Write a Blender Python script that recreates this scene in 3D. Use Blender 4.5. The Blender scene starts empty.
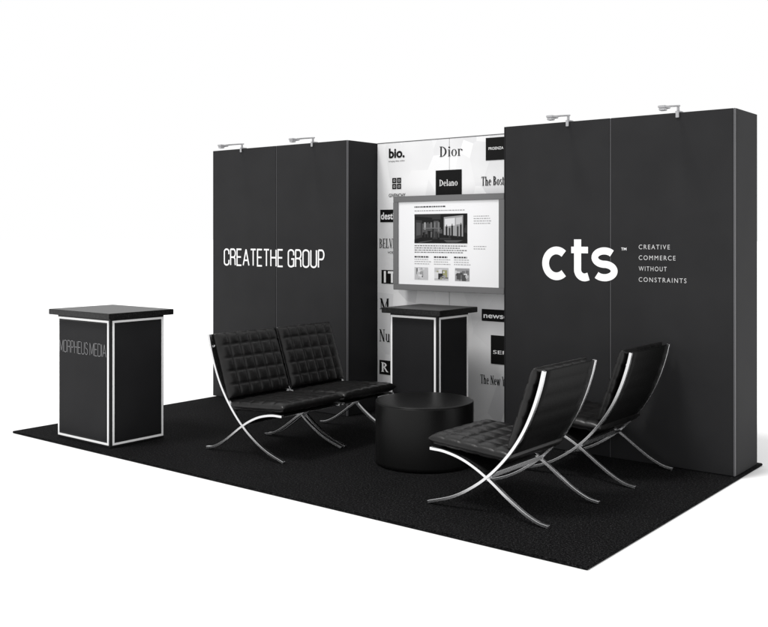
import bpy, bmesh, math, random
from mathutils import Vector, Matrix
random.seed(4)
scene = bpy.context.scene
COL = scene.collection

# ------------------------------------------------------------------ materials
def mat(name, color, rough=0.6, spec=0.2, metal=0.0, noise=None, bump=None, emis=0.0, coat=0.0):
    m = bpy.data.materials.new(name); m.use_nodes = True
    nt = m.node_tree; b = nt.nodes["Principled BSDF"]
    b.inputs["Base Color"].default_value = (*color, 1)
    b.inputs["Roughness"].default_value = rough
    b.inputs["Specular IOR Level"].default_value = spec
    b.inputs["Metallic"].default_value = metal
    if coat: b.inputs["Coat Weight"].default_value = coat
    if emis:
        b.inputs["Emission Color"].default_value = (*color, 1)
        b.inputs["Emission Strength"].default_value = emis
    tc = nt.nodes.new("ShaderNodeTexCoord")
    if noise:   # (scale, color2, lo, hi)
        sc, c2, lo, hi = noise
        n = nt.nodes.new("ShaderNodeTexNoise"); n.inputs["Scale"].default_value = sc
        n.inputs["Detail"].default_value = 5
        nt.links.new(tc.outputs["Object"], n.inputs["Vector"])
        r = nt.nodes.new("ShaderNodeValToRGB")
        r.color_ramp.elements[0].position = lo; r.color_ramp.elements[1].position = hi
        r.color_ramp.elements[0].color = (*color, 1); r.color_ramp.elements[1].color = (*c2, 1)
        nt.links.new(n.outputs["Fac"], r.inputs["Fac"])
        nt.links.new(r.outputs["Color"], b.inputs["Base Color"])
    if bump:    # (scale, strength, distance)
        n2 = nt.nodes.new("ShaderNodeTexNoise"); n2.inputs["Scale"].default_value = bump[0]
        n2.inputs["Detail"].default_value = 4
        nt.links.new(tc.outputs["Object"], n2.inputs["Vector"])
        bp = nt.nodes.new("ShaderNodeBump"); bp.inputs["Strength"].default_value = bump[1]
        bp.inputs["Distance"].default_value = bump[2]
        nt.links.new(n2.outputs["Fac"], bp.inputs["Height"])
        nt.links.new(bp.outputs["Normal"], b.inputs["Normal"])
    return m

def carpet_mat():
    m = bpy.data.materials.new("black_carpet"); m.use_nodes = True
    nt = m.node_tree; b = nt.nodes["Principled BSDF"]
    b.inputs["Roughness"].default_value = .95; b.inputs["Specular IOR Level"].default_value = .04
    tc = nt.nodes.new("ShaderNodeTexCoord")
    def noise(sc, d):
        n = nt.nodes.new("ShaderNodeTexNoise"); n.inputs["Scale"].default_value = sc; n.inputs["Detail"].default_value = d
        n.inputs["Roughness"].default_value = .7
        nt.links.new(tc.outputs["Object"], n.inputs["Vector"]); return n
    a, c, e = noise(85, 6), noise(210, 3), noise(2.2, 3)
    add = nt.nodes.new("ShaderNodeMath"); add.operation = 'ADD'
    nt.links.new(a.outputs["Fac"], add.inputs[0]); nt.links.new(c.outputs["Fac"], add.inputs[1])
    hf = nt.nodes.new("ShaderNodeMath"); hf.operation = 'MULTIPLY'; hf.inputs[1].default_value = .5
    nt.links.new(add.outputs[0], hf.inputs[0])
    r = nt.nodes.new("ShaderNodeValToRGB"); cr = r.color_ramp
    cr.elements[0].position = .45; cr.elements[0].color = (.002, .002, .0022, 1)
    cr.elements[1].position = .68; cr.elements[1].color = (.105, .105, .107, 1)
    k = cr.elements.new(.54); k.color = (.011, .011, .0115, 1)
    nt.links.new(hf.outputs[0], r.inputs["Fac"])
    mx = nt.nodes.new("ShaderNodeMix"); mx.data_type = 'RGBA'; mx.blend_type = 'MULTIPLY'; mx.inputs[0].default_value = 1
    r2 = nt.nodes.new("ShaderNodeValToRGB")
    r2.color_ramp.elements[0].position = .3; r2.color_ramp.elements[0].color = (.75, .75, .75, 1)
    r2.color_ramp.elements[1].position = .7; r2.color_ramp.elements[1].color = (1.0, 1.0, 1.0, 1)
    nt.links.new(e.outputs["Fac"], r2.inputs["Fac"])
    nt.links.new(r.outputs["Color"], mx.inputs[6]); nt.links.new(r2.outputs["Color"], mx.inputs[7])
    nt.links.new(mx.outputs[2], b.inputs["Base Color"])
    bp = nt.nodes.new("ShaderNodeBump"); bp.inputs["Strength"].default_value = .8; bp.inputs["Distance"].default_value = .008
    nt.links.new(hf.outputs[0], bp.inputs["Height"]); nt.links.new(bp.outputs["Normal"], b.inputs["Normal"])
    return m

M_GROUND = mat("white_floor", (.93, .93, .93), .9, 0.0)
M_CARPET = carpet_mat()
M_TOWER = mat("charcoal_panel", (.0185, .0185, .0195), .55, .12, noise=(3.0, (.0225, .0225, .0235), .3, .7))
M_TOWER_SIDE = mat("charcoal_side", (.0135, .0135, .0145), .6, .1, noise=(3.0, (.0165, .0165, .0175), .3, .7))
M_SEAM = mat("grey_seam", (.10, .10, .105), .4, .3)
M_SILVER = mat("silver_trim", (.86, .86, .86), .35, .5, emis=.10)  # weak glow added to brighten the trim, which is no light source
M_WHITE = mat("white_vinyl", (.85, .85, .85), .6, .2, emis=.12)  # slight emission painted in; the vinyl lettering itself is unlit
M_SLOGAN = mat("pale_grey_vinyl", (.6, .6, .6), .6, .2)
M_TEXTGREY = mat("grey_vinyl", (.20, .20, .205), .5, .3)
M_BLACK = mat("black_print", (.008, .008, .008), .7, .1)
M_COUNTER = mat("black_laminate", (.012, .012, .0125), .45, .2, noise=(4, (.016, .016, .0165), .3, .7))
M_TOP = mat("black_worktop", (.003, .003, .003), .36, .25, noise=(150, (.03, .03, .03), .5, .72))
M_OTTO = mat("black_leatherette", (.0035, .0035, .0035), .36, .22, bump=(120, .12, .002))
M_LEATHER = mat("black_leather", (.004, .0038, .0038), .33, .33, noise=(9, (.009, .0085, .0085), .35, .7), bump=(70, .25, .004))
M_STRAP = mat("leather_strap", (.0035, .0035, .0035), .5, .12, bump=(40, .25, .004))
M_CHROME = mat("polished_chrome", (.78, .78, .79), .27, .5, metal=1.0)
M_LAMP = mat("satin_aluminium", (.42, .42, .43), .35, .5, metal=.4)
M_FRAME = mat("monitor_grey", (.15, .15, .152), .4, .3)
M_SCREEN = mat("screen_white", (.78, .78, .79), .3, .3, emis=.10)

def wall_mat():
    m = bpy.data.materials.new("white_graphic_wall"); m.use_nodes = True
    nt = m.node_tree; b = nt.nodes["Principled BSDF"]
    b.inputs["Roughness"].default_value = .7; b.inputs["Specular IOR Level"].default_value = .1
    tc = nt.nodes.new("ShaderNodeTexCoord")
    mp = nt.nodes.new("ShaderNodeMapping"); mp.inputs["Scale"].default_value = (3.1, 1, 2.0)
    mp.inputs["Rotation"].default_value = (0, .5, 0); mp.inputs["Location"].default_value = (.35, 0, .2)
    v = nt.nodes.new("ShaderNodeTexVoronoi"); v.inputs["Scale"].default_value = 1.2
    n = nt.nodes.new("ShaderNodeTexNoise"); n.inputs["Scale"].default_value = 2.2
    nt.links.new(tc.outputs["Object"], mp.inputs["Vector"])
    nt.links.new(mp.outputs["Vector"], v.inputs["Vector"])
    nt.links.new(tc.outputs["Object"], n.inputs["Vector"])
    sep = nt.nodes.new("ShaderNodeSeparateColor")
    nt.links.new(v.outputs["Color"], sep.inputs["Color"])
    mul = nt.nodes.new("ShaderNodeMath"); mul.operation = 'MULTIPLY'
    nt.links.new(sep.outputs["Red"], mul.inputs[0]); nt.links.new(n.outputs["Fac"], mul.inputs[1])
    r = nt.nodes.new("ShaderNodeValToRGB")
    r.color_ramp.elements[0].position = .18; r.color_ramp.elements[1].position = .55
    r.color_ramp.elements[0].color = (.86, .86, .865, 1); r.color_ramp.elements[1].color = (.70, .70, .71, 1)
    nt.links.new(mul.outputs[0], r.inputs["Fac"])
    nt.links.new(r.outputs["Color"], b.inputs["Base Color"])
    return m
M_WALL = wall_mat()

# ------------------------------------------------------------------ builders
def root(name, loc, label, category, group=None, rotz=0.0):
    e = bpy.data.objects.new(name, None); e.empty_display_size = .1
    e.location = loc; e.rotation_euler = (0, 0, rotz)
    e["label"] = label; e["category"] = category
    if group: e["group"] = group
    COL.objects.link(e); return e

def obj(name, mesh, mats, parent=None, smooth=False, label=None):
    o = bpy.data.objects.new(name, mesh)
    for m in (mats if isinstance(mats, (list, tuple)) else [mats]): mesh.materials.append(m)
    COL.objects.link(o)
    if parent: o.parent = parent
    if smooth:
        for p in mesh.polygons: p.use_smooth = True
    if label: o["label"] = label
    return o

class MB:
    def __init__(s): s.v = []; s.f = []; s.m = []
    def add(s, vs, fs, mi=0):
        b = len(s.v); s.v += [tuple(p) for p in vs]
        for f in fs: s.f.append([b + i for i in f]); s.m.append(mi)
    def box(s, x0, x1, y0, y1, z0, z1, mi=0, bev=0.0):
        if bev <= 0:
            vs = [(x0,y0,z0),(x1,y0,z0),(x1,y1,z0),(x0,y1,z0),(x0,y0,z1),(x1,y0,z1),(x1,y1,z1),(x0,y1,z1)]
            s.add(vs, [(0,3,2,1),(4,5,6,7),(0,1,5,4),(1,2,6,5),(2,3,7,6),(3,0,4,7)], mi); return
        bm = bmesh.new(); bmesh.ops.create_cube(bm, size=1)
        for v in bm.verts:
            v.co = Vector((x0 + (v.co.x+.5)*(x1-x0), y0 + (v.co.y+.5)*(y1-y0), z0 + (v.co.z+.5)*(z1-z0)))
        bmesh.ops.bevel(bm, geom=list(bm.edges), offset=bev, segments=2, affect='EDGES')
        bm.verts.index_update()
        s.add([v.co[:] for v in bm.verts], [[v.index for v in f.verts] for f in bm.faces], mi); bm.free()
    def rect(s, x0, x1, z0, z1, y, mi=0):          # sheet facing -Y
        s.add([(x0,y,z0),(x1,y,z0),(x1,y,z1),(x0,y,z1)], [(0,1,2,3)], mi)
    def stroke(s, pts, w, y, mi=0, closed=False):  # flat stroke in XZ plane
        P = [Vector((p[0], p[1])) for p in pts]; n = len(P); L = []; R = []
        for i in range(n):
            if closed: a, c = P[(i-1) % n], P[(i+1) % n]
            else: a, c = P[max(i-1, 0)], P[min(i+1, n-1)]
            d1 = (P[i]-a); d2 = (c-P[i])
            if d1.length < 1e-6: d1 = d2
            if d2.length < 1e-6: d2 = d1
            d1.normalize(); d2.normalize(); t = d1 + d2
            if t.length < 1e-4: t = d1
            t.normalize(); nn = Vector((-t.y, t.x)); k = max(.35, abs(nn.dot(Vector((-d1.y, d1.x)))))
            L.append(P[i] + nn*(w/2/k)); R.append(P[i] - nn*(w/2/k))
        vs = []
        for a, c in zip(L, R): vs += [(a.x, y, a.y), (c.x, y, c.y)]
        fs = []
        for i in range(n if closed else n-1):
            j = (i+1) % n; fs.append((2*i, 2*i+1, 2*j+1, 2*j))
        s.add(vs, fs, mi)
    def tube(s, pts, r, seg=10, mi=0):
        pts = [Vector(p) for p in pts]; rings = []
        for i, p in enumerate(pts):
            t = (pts[min(i+1, len(pts)-1)] - pts[max(i-1, 0)]).normalized()
            up = Vector((1, 0, 0)) if abs(t.x) < .9 else Vector((0, 1, 0))
            a = t.cross(up).normalized(); b = t.cross(a)
            rr = r[i] if isinstance(r, (list, tuple)) else r
            rings.append([p + a*math.cos(k*2*math.pi/seg)*rr + b*math.sin(k*2*math.pi/seg)*rr for k in range(seg)])
        vs = [q for ring in rings for q in ring]; fs = []
        for i in range(len(pts)-1):
            for k in range(seg):
                k2 = (k+1) % seg; fs.append((i*seg+k, i*seg+k2, (i+1)*seg+k2, (i+1)*seg+k))
        fs.append(tuple(range(seg))); fs.append(tuple(range((len(pts)-1)*seg, len(pts)*seg))[::-1])
        s.add(vs, fs, mi)
    def make(s, name, mats, parent=None, smooth=False, label=None, fixn=False):
        me = bpy.data.meshes.new(name); me.from_pydata(s.v, [], s.f)
        for p, i in zip(me.polygons, s.m): p.material_index = i
        if fixn:
            bm = bmesh.new(); bm.from_mesh(me); bmesh.ops.recalc_face_normals(bm, faces=bm.faces); bm.to_mesh(me); bm.free()
        me.update()
        return obj(name, me, mats, parent, smooth, label)

def text_geo(s, x0, x1, z0, z1, y, offset=0.0, spacing=1.0, shear=0.0):
    cu = bpy.data.curves.new("t", 'FONT'); cu.body = s; cu.size = 1; cu.offset = offset
    cu.space_character = spacing; cu.shear = shear; cu.resolution_u = 4
    o = bpy.data.objects.new("t", cu); COL.objects.link(o)
    dg = bpy.context.evaluated_depsgraph_get(); dg.update()
    me = bpy.data.meshes.new_from_object(o.evaluated_get(dg))
    vs = [v.co.copy() for v in me.vertices]; fs = [list(p.vertices) for p in me.polygons]
    bpy.data.objects.remove(o); bpy.data.curves.remove(cu); bpy.data.meshes.remove(me)
    ax = min(v.x for v in vs); bx = max(v.x for v in vs); ay = min(v.y for v in vs); by = max(v.y for v in vs)
    out = [(x0 + (v.x-ax)/(bx-ax)*(x1-x0), y, z0 + (v.y-ay)/(by-ay)*(z1-z0)) for v in vs]
    return out, fs
def text(mb, s, x0, x1, z0, z1, y, mi=0, **k):
    v, f = text_geo(s, x0, x1, z0, z1, y, **k); mb.add(v, f, mi)

def arc(cx, cy, rx, ry, a0, a1, n=14):
    return [(cx + rx*math.cos(math.radians(a0+(a1-a0)*i/n)), cy + ry*math.sin(math.radians(a0+(a1-a0)*i/n))) for i in range(n+1)]

# condensed sans skeleton font
bowl = lambda y0, y1, xs=.6: [(0, y1), (xs, y1)] + arc(xs, (y0+y1)/2, 1-xs, (y1-y0)/2, 80, -80, 10) + [(xs, y0), (0, y0)]
SK = {
 'C': (.95, [[(1,.68)]+arc(.5,.83,.5,.17,0,180)+arc(.5,.17,.5,.17,180,360)+[(1,.32)]]),
 'G': (1., [[(1,.68)]+arc(.5,.83,.5,.17,0,180)+arc(.5,.17,.5,.17,180,360)+[(1,.46),(.55,.46)], [(1,.3),(1,0)]]),
 'O': (1.05, [arc(.5,.83,.5,.17,0,180)+arc(.5,.17,.5,.17,180,360)]),
 'R': (.98, [[(0,0)]+[(0,1)], bowl(.5,1), [(.5,.5),(.8,.47),(.93,.38),(.95,.1),(1,0)]]),
 'P': (.95, [[(0,0),(0,1)], bowl(.47,1)]),
 'D': (1., [[(0,0),(0,1)], [(0,1),(.5,1)]+arc(.5,.78,.5,.22,85,0,8)+arc(.5,.22,.5,.22,0,-85,8)+[(.5,0),(0,0)]]),
 'E': (.88, [[(1,1),(0,1),(0,0),(1,0)], [(0,.52),(.9,.52)]]),
 'A': (1.15, [[(0,0),(.5,1)], [(.5,1),(1,0)], [(.17,.32),(.83,.32)]]),
 'T': (1.0, [[(0,1),(1,1)], [(.5,1),(.5,0)]]),
 'H': (1., [[(0,0),(0,1)], [(1,0),(1,1)], [(0,.52),(1,.52)]]),
 'U': (1., [[(0,1),(0,.18)]+arc(.5,.18,.5,.18,185,355)+[(1,.18),(1,1)]]),
 'M': (1.3, [[(0,0),(0,1)], [(0,1),(.5,.1)], [(.5,.1),(1,1)], [(1,1),(1,0)]]),
 'I': (.0, [[(0,0),(0,1)]]),
 'S': (.9, [arc(.5,.75,.47,.25,15,270)+arc(.5,.25,.5,.25,90,-165)]),
}
def sk_text(mb, s, x0, x1, z0, z1, y, w, gap=.38, space=.55, mi=0):
    adv = []; tot = 0
    for ch in s:
        if ch == ' ': adv.append(space); tot += space
        else: adv.append(SK[ch][0] + gap); tot += SK[ch][0] + gap
    tot -= gap; k = (x1-x0)/tot; x = x0; li = 0
    for ch, a in zip(s, adv):
        if ch != ' ':
            ww = SK[ch][0]*k
            for st in SK[ch][1]:
                pts = [(x + p[0]*ww, z0 + p[1]*(z1-z0)) for p in st]
                if ch == 'O': pts = pts[:-1]
                mb.stroke(pts, w, y - li*.00015, mi, closed=(ch == 'O')); li = (li+1) % 6
        x += a*k

# high-contrast serif glyphs
L_ = 'L'; A_ = 'A'
def sf(x0, x1, y): return (L_, x0, y, x1, y, .045)
SER = {
 'D': (.82, [(L_,.14,0,.14,1,.13),(A_,.14,.5,.54,.5,.15,.045,-90,90),sf(0,.16,.98),sf(0,.16,.02)]),
 'i': (.34, [(L_,.13,0,.13,.66,.12),(A_,.13,.87,.085,.085,.084,.084,0,360),sf(0,.27,.02),sf(.0,.13,.64)]),
 'o': (.60, [(A_,.26,.33,.26,.345,.12,.035,0,360)]),
 'r': (.48, [(L_,.13,0,.13,.66,.12),sf(0,.27,.02),sf(0,.13,.64),(A_,.3,.5,.17,.16,.05,.06,20,170),(A_,.41,.55,.07,.07,.069,.069,0,360)]),
 'B': (.68, [(L_,.14,0,.14,1,.13),(A_,.14,.76,.38,.245,.13,.045,-90,90),(A_,.14,.26,.44,.265,.14,.045,-90,90),sf(0,.16,.98),sf(0,.16,.02)]),
 'E': (.66, [(L_,.14,0,.14,1,.13),sf(0,.54,.98),sf(0,.56,.02),sf(.14,.42,.5),(L_,.53,.78,.53,1,.045),(L_,.55,0,.55,.24,.045),(L_,.42,.4,.42,.6,.04)]),
 'L': (.62, [(L_,.14,0,.14,1,.13),sf(0,.3,.98),sf(0,.54,.02),(L_,.53,0,.53,.26,.045)]),
 'V': (.70, [(L_,.1,1,.36,0,.13),(L_,.36,0,.6,1,.045),sf(0,.22,.98),sf(.5,.7,.98)]),
 'N': (.80, [(L_,.12,0,.12,1,.06),(L_,.12,1,.6,0,.15),(L_,.6,0,.6,1,.06),sf(0,.25,.02),sf(0,.14,.98),sf(.48,.72,.98)]),
 'M': (.95, [(L_,.12,0,.12,1,.05),(L_,.12,1,.42,0,.14),(L_,.42,0,.72,1,.05),(L_,.72,0,.72,1,.14),sf(0,.25,.02),sf(0,.14,.98),sf(.6,.85,.02),sf(.7,.85,.98)]),
 'u': (.60, [(L_,.13,.14,.13,.66,.12),(A_,.28,.17,.17,.18,.06,.07,180,330),(L_,.43,0,.43,.66,.12),sf(0,.13,.64),sf(.33,.43,.64),sf(.43,.55,.02)]),
 'R': (.74, [(L_,.14,0,.14,1,.13),(A_,.14,.74,.4,.26,.14,.045,-90,90),(L_,.3,.5,.6,0,.13),sf(0,.28,.02),sf(0,.16,.98),sf(.55,.72,.02)]),
 'e': (.56, [(A_,.25,.33,.25,.345,.12,.04,12,318),sf(.1,.48,.37)]),
 'l': (.32, [(L_,.13,0,.13,1,.12),sf(0,.27,.02),sf(0,.13,.98)]),
 'a': (.56, [(L_,.38,0,.38,.5,.12),(A_,.25,.47,.19,.19,.07,.05,0,165),(A_,.21,.18,.2,.19,.1,.04,0,360),sf(.38,.52,.02)]),
 'n': (.66, [(L_,.13,0,.13,.66,.12),(A_,.31,.42,.19,.24,.12,.06,0,150),(L_,.44,0,.44,.44,.12),sf(0,.27,.02),sf(0,.13,.64),sf(.33,.58,.02)]),
 'h': (.66, [(L_,.13,0,.13,1,.12),(A_,.31,.42,.19,.24,.12,.06,0,150),(L_,.44,0,.44,.44,.12),sf(0,.27,.02),sf(0,.13,.98),sf(.33,.58,.02)]),
 'm': (.95, [(L_,.13,0,.13,.66,.12),(A_,.29,.42,.17,.24,.12,.06,0,150),(L_,.4,0,.4,.44,.12),(A_,.59,.42,.17,.24,.12,.06,0,150),(L_,.7,0,.7,.44,.12),sf(0,.27,.02),sf(0,.13,.64),sf(.58,.84,.02)]),
 'T': (.74, [(L_,.33,0,.33,1,.13),sf(0,.66,.98),(L_,.02,.8,.02,1,.045),(L_,.64,.8,.64,1,.045),sf(.2,.46,.02)]),
 's': (.45, [(A_,.2,.49,.17,.18,.1,.05,30,265),(A_,.21,.17,.19,.18,.1,.05,-150,85)]),
 't': (.40, [(L_,.15,0,.15,.88,.12),sf(0,.33,.64),sf(.15,.34,.03)]),
 'w': (.86, [(L_,.1,.66,.26,0,.12),(L_,.26,0,.4,.66,.045),(L_,.4,.66,.56,0,.12),(L_,.56,0,.72,.66,.045),sf(0,.2,.64),sf(.62,.82,.64)]),
 'Y': (.74, [(L_,.1,1,.34,.45,.13),(L_,.34,.45,.58,1,.045),(L_,.34,0,.34,.48,.13),sf(0,.22,.98),sf(.48,.68,.98),sf(.2,.48,.02)]),
 'k': (.64, [(L_,.13,0,.13,1,.12),(L_,.2,.28,.45,.66,.045),(L_,.26,.38,.5,0,.12),sf(0,.27,.02),sf(0,.13,.98),sf(.35,.56,.64)]),
 'G': (.88, [(A_,.4,.5,.4,.5,.15,.045,42,325),(L_,.72,0,.72,.42,.12),sf(.58,.84,.42)]),
 'b': (.62, [(L_,.13,0,.13,1,.12),(A_,.29,.33,.24,.34,.12,.04,-150,150),sf(0,.13,.98)]),
}
def ser_text(mb, s, x0, x1, z0, z1, y, mi=0, wm=1.0):
    tot = sum(SER[c][0] if c != ' ' else .32 for c in s); kx = (x1-x0)/tot; kz = z1-z0; x = x0; li = 0
    for c in s:
        if c == ' ': x += .32*kx; continue
        for e in SER[c][1]:
            yy = y - li*.00015; li = (li+1) % 8
            if e[0] == L_:
                _, ax, ay, bx, by, w = e
                if ay == by: mb.rect(x+ax*kx, x+bx*kx, z0+(ay-w*wm/2)*kz, z0+(ay+w*wm/2)*kz, yy, mi)
                else:
                    h = w*wm/2*kx
                    mb.add([(x+ax*kx-h,yy,z0+ay*kz),(x+ax*kx+h,yy,z0+ay*kz),(x+bx*kx+h,yy,z0+by*kz),(x+bx*kx-h,yy,z0+by*kz)],[(0,1,2,3)],mi)
            else:
                _, cx, cy, rx, ry, wx, wy, a0, a1 = e; n = 18
                o = arc(cx, cy, rx, ry, a0, a1, n); i = arc(cx, cy, max(rx-wx*wm, .001), max(ry-wy*wm, .001), a0, a1, n); vs = []
                for p, q in zip(o, i): vs += [(x+p[0]*kx, yy, z0+p[1]*kz), (x+q[0]*kx, yy, z0+q[1]*kz)]
                mb.add(vs, [(2*j, 2*j+1, 2*j+3, 2*j+2) for j in range(n)], mi)
        x += SER[c][0]*kx

def catmull(pts, n=8):
    P = [Vector(p) for p in pts]; P = [2*P[0]-P[1]] + P + [2*P[-1]-P[-2]]; out = []
    for i in range(1, len(P)-2):
        for k in range(n):
            t = k/n; a, b, c, d = P[i-1], P[i], P[i+1], P[i+2]
            out.append(.5*((2*b)+(-a+c)*t+(2*a-5*b+4*c-d)*t*t+(-a+3*b-3*c+d)*t**3))
    out.append(P[-2]); return out

# ------------------------------------------------------------------ setting
mb = MB(); mb.add([(-300,-300,-.018),(300,-300,-.018),(300,300,-.018),(-300,300,-.018)], [(0,1,2,3)])
g = mb.make("ground", M_GROUND); g["kind"] = "structure"

mb = MB(); mb.box(0, 5.16, 0, 2.70, -.017, 0, bev=.004)
c = mb.make("carpet", M_CARPET); c["label"] = "black speckled rectangular booth carpet on white floor"; c["category"] = "carpet"

# ------------------------------------------------------------------ tall walls
H = 2.45
def tower(x0, x1, label):
    w = x1-x0; d = .46; r = root("display_wall", (x0, 2.18, 0), label, "booth wall", "dark booth walls")
    m = w/2
    for a, b in ((.012, m-.003), (m+.003, w-.012)):
        mb = MB(); mb.box(a, b, 0, .02, .004, H, bev=.003); mb.make("front_panel", M_TOWER, r)
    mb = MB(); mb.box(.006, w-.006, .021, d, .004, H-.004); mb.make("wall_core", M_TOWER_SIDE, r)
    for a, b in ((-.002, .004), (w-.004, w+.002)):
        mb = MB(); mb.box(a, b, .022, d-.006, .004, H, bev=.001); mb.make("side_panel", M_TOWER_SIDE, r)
    mb = MB(); mb.box(m-.0028, m+.0028, .004, .018, .004, H-.002); mb.make("seam_strip", M_SEAM, r)
    for a, b in ((0, .0115), (w-.0115, w)):
        mb = MB(); mb.box(a, b, .001, .0215, .004, H, bev=.002); mb.make("corner_post", M_SEAM if a > 0 else M_TOWER_SIDE, r)
    return r
tl = tower(-.03, 1.745, "tall charcoal booth wall with thin white lettering")
tr = tower(3.358, 5.14, "tall charcoal booth wall with bold white logo")

mb = MB(); sk_text(mb, "CREATETHE GROUP", .173, 1.50, 1.315, 1.470, -.003, .0155, gap=.36, space=.7)
mb.make("lettering", M_WHITE, tl)

# round bold logo
ox = -3.358; W = .058; mb = MB(); zc = 1.395; y = -.003
mb.stroke([(p[0]+ox, p[1]) for p in arc(3.817, zc, .091, .097, 48, 312, 30)], W, y)
tx = 3.992
mb.stroke([(p[0]+ox, p[1]) for p in [(tx, 1.575), (tx, 1.36)] + arc(tx+.055, 1.352, .055, .056, 185, 285, 12) + [(tx+.088, 1.304)]], W, y-.0002)
mb.stroke([(tx-.052+ox, 1.497), (tx+.084+ox, 1.497)], .048, y-.0006)
sx = 4.205; r_ = .0485
mb.stroke([(p[0]+ox, p[1]) for p in arc(sx, zc+r_, .075, r_, 38, 268, 22) + arc(sx, zc-r_, .077, r_, 86, -142, 22)], .052, y-.0004)
text(mb, "TM", 4.335+ox, 4.375+ox, 1.497, 1.517, y, offset=.01)
mb.make("logo", M_WHITE, tr)
mb = MB()
for s, x1, z in (("CREATIVE", 4.695, 1.523), ("COMMERCE", 4.735, 1.447), ("WITHOUT", 4.672, 1.370), ("CONSTRAINTS", 4.812, 1.293)):
    text(mb, s, 4.468+ox, x1+ox, z-.016, z+.016, y, spacing=1.3, offset=-.003)
mb.make("slogan_lettering", M_SLOGAN, tr)

# ------------------------------------------------------------------ back wall with logos
bx = 1.75; bw = root("back_wall", (bx, 2.60, 0), "white graphic booth wall printed with black client logos", "booth wall")
wW = 3.352-1.75
for a, b in ((0, wW/2-.002), (wW/2+.002, wW)):
    mb = MB(); mb.box(a, b, 0, .03, .004, H-.005, bev=.001); mb.make("wall_panel", M_WALL, bw)
mb = MB(); mb.box(0, wW, -.002, .032, H-.0045, H+.002); mb.make("top_rail", M_SEAM, bw)
mb = MB(); mb.box(wW/2-.0018, wW/2+.0018, .004, .02, .004, H-.006); mb.make("seam_strip", M_SEAM, bw)
Y1, Y2 = -.003, -.006
mb = MB(); O = -bx
def T(s, x0, x1, z0, z1, yy=Y1, mi=0, **k): text(mb, s, x0+O, x1+O, z0, z1, yy, mi, **k)
def S_(s, x0, x1, z0, z1, yy=Y1, mi=0, wm=1.0): ser_text(mb, s, x0+O, x1+O, z0, z1, yy, mi, wm)
def Rr(x0, x1, z0, z1, yy=Y1, mi=0): mb.rect(x0+O, x1+O, z0, z1, yy, mi)
T("bio.", 1.885, 2.065, 2.305, 2.395, offset=.035)
T("bringing ideas online", 1.885, 2.065, 2.268, 2.286)
S_("Dior", 2.45, 2.69, 2.29, 2.38)
Rr(2.925, 3.30, 2.235, 2.425); T("PROENZA SCHOULER", 2.955, 3.27, 2.322, 2.345, Y2, 1)
def ring(cx, cz, s, w):
    mb.rect(cx-s+O, cx+s+O, cz-s, cz-s+w, Y1); mb.rect(cx-s+O, cx+s+O, cz+s-w, cz+s, Y1)
    mb.rect(cx-s+O, cx-s+w+O, cz-s+w, cz+s-w, Y1); mb.rect(cx+s-w+O, cx+s+O, cz-s+w, cz+s-w, Y1)
for sx_ in (-1, 1):
    for sz_ in (-1, 1):
        ring(1.975+sx_*.027, 2.075+sz_*.027, .0235, .0125)
        Rr(1.975+sx_*.027-.006, 1.975+sx_*.027+.006, 2.075+sz_*.027-.006, 2.075+sz_*.027+.006)
T("GIVENCHY", 1.885, 2.075, 1.953, 1.984, offset=.01)
Rr(2.408, 2.682, 1.947, 2.173); S_("Delano", 2.45, 2.645, 2.035, 2.09, Y2, 1, .95)
S_("The Boston Globe", 2.882, 3.34, 2.025, 2.10, wm=1.4)
Rr(1.785, 2.16, 1.725, 1.84); T("destination", 1.795, 2.15, 1.75, 1.815, Y2, 1, offset=.02)
S_("BELVEDERE", 1.775, 2.135, 1.49, 1.575, wm=1.2)
T("VODKA", 1.87, 2.0, 1.44, 1.46)
Rr(1.80, 2.10, 1.165, 1.29); T("1T", 1.83, 1.97, 1.175, 1.28, Y2, 1, offset=.03)
S_("M", 1.78, 1.90, .93, 1.03, wm=1.2)
S_("Nu", 1.775, 1.90, .635, .745, wm=1.2)
Rr(1.775, 2.10, .335, .465); S_("R", 1.80, 1.885, .36, .445, Y2, 1, 1.3)
Rr(2.885, 3.32, .885, .985); T("newscred", 2.905, 3.27, .91, .955, Y2, 1, offset=.02)
Rr(2.975, 3.32, .53, .77); T("SERIES", 3.0, 3.25, .615, .645, Y2, 1)
S_("The New York Times", 2.872, 3.34, .355, .43, wm=1.4)
mb.make("logo_print", [M_BLACK, M_WHITE], bw)

# ------------------------------------------------------------------ monitor
mx0, mx1, mz0, mz1 = 2.05, 3.195, 1.125, 1.95
mo = root("wall_monitor", (mx0, 2.45, mz0), "grey framed flat screen showing a white web page", "monitor")
w, h = mx1-mx0, mz1-mz0; f = .052
mb = MB()
mb.box(0, w, 0, .06, 0, f, bev=.003); mb.box(0, w, 0, .06, h-f, h, bev=.003)
mb.box(0, f, .0005, .0595, f, h-f); mb.box(w-f, w, .0005, .0595, f, h-f)
mb.make("frame", M_FRAME, mo)
mb = MB(); mb.box(f, w-f, .012, .05, f, h-f); scr = mb.make("screen", M_SCREEN, mo)
mb = MB(); mb.box(w*.35, w*.65, .061, .149, h*.3, h*.7, bev=.004); mb.make("mounting_bracket", M_BLACK, mo)
PG = [mat("page_grey", (v, v, v*1.02), .5, .1) for v in (.012, .035, .08, .16, .32, .52, .68)] + [mat("page_olive", (.33, .33, .17), .5, .1)]
mb = MB(); yy = .0105; x = lambda a: f + a*(w-2*f); z = lambda b: h - f - b*(h-2*f)
def bars(x0, x1, zt, n, step, hh, mi):
    for k in range(n):
        xx = x0; e = x1 - random.random()*(x1-x0)*.2
        while xx < e:
            l = random.uniform(.008, .026); l2 = min(l, e-xx)
            mb.rect(x(xx), x(xx+l2), z(zt+k*step+hh), z(zt+k*step), yy, mi); xx += l + .006
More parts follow.
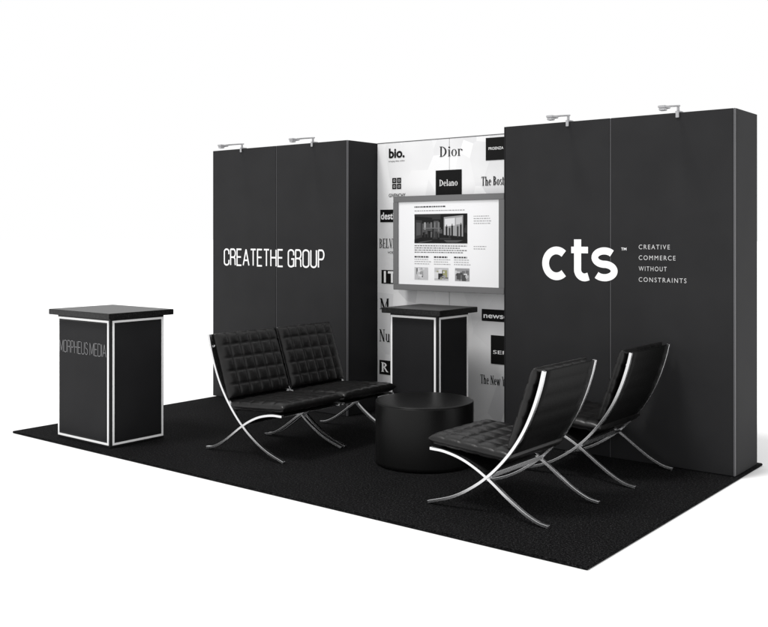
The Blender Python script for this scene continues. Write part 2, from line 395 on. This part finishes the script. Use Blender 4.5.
def picture(a0, a1, b0, b1, base, pal, n, big=.3):
    mb.rect(x(a0), x(a1), z(b1), z(b0), yy, base)
    for i in range(n):
        ww = random.uniform(.03, big)*(a1-a0); hh = random.uniform(.05, .5)*(b1-b0)
        px = random.uniform(a0, a1-ww); pz = random.uniform(b0, b1-hh)
        mb.rect(x(px), x(px+ww), z(pz+hh), z(pz), yy-.00006*(i+1), random.choice(pal))
bars(.17, .50, .055, 1, .02, .016, 1); bars(.17, .78, .105, 1, .02, .010, 4)
# storefront photograph
picture(.17, .70, .15, .50, 0, [0, 0, 1, 1, 2], 18, .3)
Y0_ = yy; yy = Y0_-.0014
def q(a0, a1, b0, b1, m, k=0): mb.rect(x(a0), x(a1), z(b1), z(b0), yy-.0001*k, m)
def poly(pts, m, k=0):
    mb.add([(x(a), yy-.0001*k, z(b)) for a, b in pts], [tuple(range(len(pts)))[::-1]], m)
poly([(.17,.15),(.45,.15),(.40,.20),(.17,.175)], 1, 1)
poly([(.18,.22),(.25,.225),(.25,.43),(.18,.45)], 1, 1); poly([(.19,.25),(.235,.255),(.235,.40),(.19,.41)], 2, 2)
poly([(.47,.19),(.66,.17),(.66,.42),(.47,.40)], 4, 2)
poly([(.48,.21),(.58,.20),(.58,.29),(.48,.30)], 6, 3); poly([(.59,.20),(.65,.19),(.65,.27),(.59,.28)], 5, 3)
for a, hgt, m_ in ((.49,.12,0),(.52,.10,1),(.545,.13,0),(.60,.12,1),(.63,.14,0)):
    q(a, a+.016, .42-hgt, .43, m_, 5); q(a+.003, a+.013, .40-hgt, .42-hgt, 3, 5)
for a in (.27,.30,.335,.37,.41): q(a, a+.018, .25, .30+random.random()*.08, random.choice([2,3,3,4]), 2); q(a+.004, a+.014, .36, .43, random.choice([1,2,3]), 3)
q(.26,.44,.315,.325,3,4); q(.17,.70,.455,.50,0,6)
poly([(.20,.49),(.34,.465),(.36,.468),(.24,.495)], 2, 7); poly([(.47,.462),(.66,.462),(.60,.49),(.50,.49)], 2, 7)
yy = Y0_
bars(.17, .70, .525, 4, .026, .011, 3)
for a in (.17, .37, .57):
    bars(a, a+.15, .655, 1, .02, .018, 1); bars(a, a+.17, .69, 3, .027, .008, 4)
picture(.17, .31, .79, .94, 5, [3, 4, 6, 6, 2, 5], 16)
picture(.375, .515, .79, .94, 5, [7, 6, 4, 6, 3, 7, 1], 18)
picture(.58, .72, .79, .94, 4, [2, 3, 6, 5, 1, 5], 16)
bars(.76, .93, .18, 4, .028, .008, 4); bars(.76, .90, .53, 2, .028, .008, 4)
mb.make("web_page", PG, scr)

# ------------------------------------------------------------------ counters
def counter(x0, x1, y0, y1, label, words=None):
    w, d = x1-x0, y1-y0; r = root("reception_counter", (x0, y0, 0), label, "counter", "black booth counters")
    mb = MB(); mb.box(0, w, 0, d, .004, .976, bev=.003); body = mb.make("cabinet", M_COUNTER, r)
    mb = MB(); mb.box(-.05, w+.055, -.05, d+.055, .977, 1.02, bev=.0025); mb.make("worktop", M_TOP, r)
    t = .016; zt, zb = .96, .02
    def frame_front(a, b):
        mb = MB(); q = -.004
        mb.box(a, b, q, -.0005, zt-t, zt); mb.box(a, b, q, -.0005, zb, zb+t)
        mb.box(a, a+t, q, -.0005, zb+t, zt-t); mb.box(b-t, b, q, -.0005, zb+t, zt-t)
        mb.make("edge_trim", M_SILVER, r)
    def frame_side(a, b):
        mb = MB(); q0, q1 = w+.0005, w+.004
        mb.box(q0, q1, a, b, zt-t, zt); mb.box(q0, q1, a, b, zb, zb+t)
        mb.box(q0, q1, a, a+t, zb+t, zt-t); mb.box(q0, q1, b-t, b, zb+t, zt-t)
        mb.make("edge_trim", M_SILVER, r)
    frame_front(.008, w-.018); frame_side(.018, d-.008)
    mb = MB(); mb.box(.032, w-.045, -.003, -.0006, .05, .93, bev=.001); mb.make("front_panel", M_TOWER_SIDE, r)
    mb = MB(); mb.box(w+.0006, w+.003, .045, d-.035, .05, .93, bev=.001); mb.make("side_panel", M_TOWER_SIDE, r)
    if words:
        mb = MB(); sk_text(mb, words, .034, w-.046, .685, .778, -.0055, .0045, gap=.3, space=.5)
        mb.make("lettering", M_TEXTGREY, r)
    return r
counter(.485, 1.18, .11, .61, "black counter with silver edges and thin grey lettering", "MORPHEUS MEDIA")
counter(2.465, 2.94, 1.88, 2.31, "black counter with silver edges standing before white wall")

# ------------------------------------------------------------------ ottoman
ot = root("round_ottoman", (3.277, 1.242, 0), "low round black ottoman on the dark carpet", "ottoman")
def lathe(prof, seg, name, m, par):
    mb = MB(); vs = []; fs = []
    for rr, zz in prof:
        for k in range(seg):
            a = 2*math.pi*k/seg; vs.append((max(rr, .0005)*math.cos(a), max(rr, .0005)*math.sin(a), zz))
    for i in range(len(prof)-1):
        for k in range(seg):
            k2 = (k+1) % seg; fs.append((i*seg+k, i*seg+k2, (i+1)*seg+k2, (i+1)*seg+k))
    mb.add(vs, fs); return mb.make(name, m, par, smooth=True)
lathe([(.30, .003), (.340, .003), (.347, .010), (.3475, .03), (.3475, .2), (.3475, .425), (.3473, .430), (.340, .4305), (.30, .4305)], 96, "base", M_OTTO, ot)
lathe([(.30, .4308), (.3465, .4308), (.3475, .433), (.3465, .438), (.342, .4405), (.33, .4415), (.2, .442), (0, .442)], 96, "seat_pad", M_OTTO, ot)

# ------------------------------------------------------------------ lounge chairs
def cushion(L, Wd, Th, nu, nv, puff):
    A, B = nu*10, nv*10; vs = []; fs = []
    def shape(i, j, sgn):
        u, v = i/A, j/B; a = 2*u-1; b = 2*v-1
        e = ((1-abs(a)**10)**.5) * ((1-abs(b)**10)**.5)
        p = (abs(math.sin(math.pi*nu*u)) * abs(math.sin(math.pi*nv*v)))**.36
        pl = .0008*math.sin(7*math.pi*nu*u + 3*math.sin(5*v*9))*(1-p)
        hh = Th/2*(.12+.88*e) - (puff*(1-p) + pl)*e
        inx = 1-.012*(1-e)
        return (a*L/2*inx, b*Wd/2*inx, sgn*hh)
    idx = {}
    for sgn in (1, -1):
        for i in range(A+1):
            for j in range(B+1):
                idx[sgn, i, j] = len(vs); vs.append(shape(i, j, sgn))
        for i in range(A):
            for j in range(B):
                q = (idx[sgn,i,j], idx[sgn,i+1,j], idx[sgn,i+1,j+1], idx[sgn,i,j+1])
                fs.append(q if sgn > 0 else q[::-1])
    for i in range(A):
        fs.append((idx[-1,i,0], idx[-1,i+1,0], idx[1,i+1,0], idx[1,i,0]))
        fs.append((idx[1,i,B], idx[1,i+1,B], idx[-1,i+1,B], idx[-1,i,B]))
    for j in range(B):
        fs.append((idx[1,0,j], idx[1,0,j+1], idx[-1,0,j+1], idx[-1,0,j]))
        fs.append((idx[-1,A,j], idx[-1,A,j+1], idx[1,A,j+1], idx[1,A,j]))
    return vs, fs
def place(vs, p0, p1, up_sign):
    p0, p1 = Vector(p0), Vector(p1); c = (p0+p1)/2; t = (p1-p0).normalized(); n = Vector((-t.y, t.x))*up_sign
    return [(c.x + t.x*a + n.x*cc, b, c.y + t.y*a + n.y*cc) for a, b, cc in vs]

def build_chair(loc, rot, label):
    r = root("lounge_chair", loc, label, "chair", "black quilted lounge chairs", rot)
    S = -.39
    vs, fs = cushion(.575, .635, .088, 5, 6, .0095)
    mb = MB(); mb.add(place(vs, (.0+S, .388), (.57+S, .350), 1), fs); mb.make("seat_cushion", M_LEATHER, r, True, fixn=True)
    vs, fs = cushion(.505, .635, .072, 5, 6, .0105)
    mb = MB(); mb.add(place(vs, (.556+S, .395), (.728+S, .874), 1), fs); mb.make("back_cushion", M_LEATHER, r, True, fixn=True)
    barA = catmull([(.782, .86), (.757, .76), (.712, .63), (.65, .50), (.565, .375), (.455, .255), (.33, .155), (.18, .07), (0.0, .010)])
    barB = catmull([(.015, .332), (.12, .328), (.24, .302), (.35, .255), (.45, .195), (.55, .125), (.65, .062), (.74, .022), (.81, .010)])
    for sy in (-1, 1):
        mb = MB()
        for bar in (barA, barB):
            hw, ht = .012, .009; vs = []; fs = []; n = len(bar)
            for i, p in enumerate(bar):
                t = (bar[min(i+1, n-1)] - bar[max(i-1, 0)]).normalized(); nn = Vector((-t.y, t.x))
                for a, b in ((-1, -1), (1, -1), (1, 1), (-1, 1)):
                    vs.append((p.x+S+nn.x*ht*b, sy*.307 + a*(hw-(.0006 if bar is barB else 0)), max(p.y+nn.y*ht*b, .001)))
            for i in range(n-1):
                for k in range(4):
                    k2 = (k+1) % 4; fs.append((i*4+k, i*4+k2, i*4+4+k2, i*4+4+k))
            fs += [(0,1,2,3), (n*4-4, n*4-1, n*4-2, n*4-3)]
            mb.add(vs, fs)
        o = mb.make("side_frame", M_CHROME, r, fixn=True)
        md = o.modifiers.new("bevel", 'BEVEL'); md.width = .002; md.segments = 2; md.limit_method = 'ANGLE'
    for p, hz in (((.745, .775), .008), ((.43, .228), .013)):
        mb = MB(); mb.box(p[0]+S-.005, p[0]+S+.005, -.294, .294, p[1]-hz, p[1]+hz, bev=.002)
        mb.make("cross_bar", M_CHROME, r)
    def sling(bar, i0, i1, name, th):
        B = bar[i0:i1+1]; n = len(B); vs = []; fs = []; ny = 8
        for side in (1, -1):
            for i, p in enumerate(B):
                t = (B[min(i+1, n-1)] - B[max(i-1, 0)]).normalized(); nn = Vector((-t.y, t.x))
                for j in range(ny+1):
                    v = j/ny; yv = -.294+.588*v; k = .003*side + .003*abs(math.sin(i*math.pi/6))*(1 if side*th > 0 else 0)*th
                    vs.append((p.x+S+nn.x*k, yv, p.y+nn.y*k))
        m = n*(ny+1)
        for i in range(n-1):
            for j in range(ny):
                a = i*(ny+1)+j; b = a+ny+1
                fs.append((a, b, b+1, a+1)); fs.append((m+a, m+a+1, m+b+1, m+b))
        for i in range(n-1):
            for j in (0, ny):
                a = i*(ny+1)+j; b = a+ny+1; fs.append((a, m+a, m+b, b))
        for j in range(ny):
            for i in (0, n-1):
                a = i*(ny+1)+j; fs.append((a, a+1, m+a+1, m+a))
        mb = MB(); mb.add(vs, fs); mb.make(name, M_STRAP, r, True, fixn=True)
    sling(barA, 0, 36, "back_support", 1)
    sling(barB, 2, 27, "seat_support", 1)
    return r
LB = "black quilted leather chair with crossed chrome legs "
c1 = build_chair((4.30, .725, 0), 0, LB + "beside black ottoman")
spec = [((4.325, 1.80, 0), 0, LB + "near charcoal wall"),
        ((2.16, .878, 0), math.pi, LB + "paired, facing ottoman"),
        ((2.16, 1.535, 0), math.pi, LB + "paired, near counter")]
for loc, rot, lab in spec:
    r2 = c1.copy(); r2.location = loc; r2.rotation_euler = (0, 0, rot); r2["label"] = lab; COL.objects.link(r2)
    for ch in list(c1.children):
        k = ch.copy(); k.parent = r2; COL.objects.link(k)

# ------------------------------------------------------------------ spot lamps on the walls
def build_lamp(loc):
    r = root("spotlight", loc, "small silver arm spotlight clipped to top of charcoal wall", "lamp", "spotlights on wall tops")
    mb = MB(); mb.box(-.018, .018, -.006, .06, .001, .012, bev=.003); mb.box(-.012, .012, -.011, -.004, -.035, .012, bev=.002)
    mb.box(-.008, .008, .0, .016, .0121, .045, bev=.002)
    mb.make("clamp", M_LAMP, r)
    mb = MB(); mb.tube([(0, .03, .050), (0, -.10, .034), (0, -.20, .020)], .0065, 10)
    mb.make("arm", M_LAMP, r, True)
    mb = MB()
    mb.box(-.026, .026, -.285, -.190, .004, .020, bev=.003)
    mb.box(-.021, .021, -.280, -.235, -.014, .0035, bev=.003)
    mb.make("lamp_head", M_LAMP, r)
    return r
l1 = build_lamp((3.91, 2.18, H))
for x_ in (4.75, .385, 1.325):
    r2 = l1.copy(); r2.location = (x_, 2.18, H); COL.objects.link(r2)
    for ch in list(l1.children):
        k = ch.copy(); k.parent = r2; COL.objects.link(k)

# ------------------------------------------------------------------ light, world, camera
wd = bpy.data.worlds.new("World"); scene.world = wd; wd.use_nodes = True
bg = wd.node_tree.nodes["Background"]; bg.inputs[0].default_value = (1, 1, 1, 1); bg.inputs[1].default_value = 1.0
su = bpy.data.lights.new("sun", 'SUN'); su.energy = 1.8; su.angle = math.radians(14); su.color = (1, .99, .98)
so = bpy.data.objects.new("sun", su); COL.objects.link(so)
so.rotation_euler = Vector((.22, .52, -1)).to_track_quat('-Z', 'Y').to_euler()

cam = bpy.data.cameras.new("camera"); co = bpy.data.objects.new("camera", cam); COL.objects.link(co)
co.location = (7.267, -4.215, 1.6); co.rotation_euler = (math.radians(90), 0, math.radians(38.6))
cam.lens = 36*954/768; cam.sensor_width = 36; cam.shift_y = -77.5/768; cam.clip_end = 1500
scene.camera = co
scene.view_settings.view_transform = 'Standard'; scene.view_settings.look = 'None'; scene.view_settings.exposure = 0
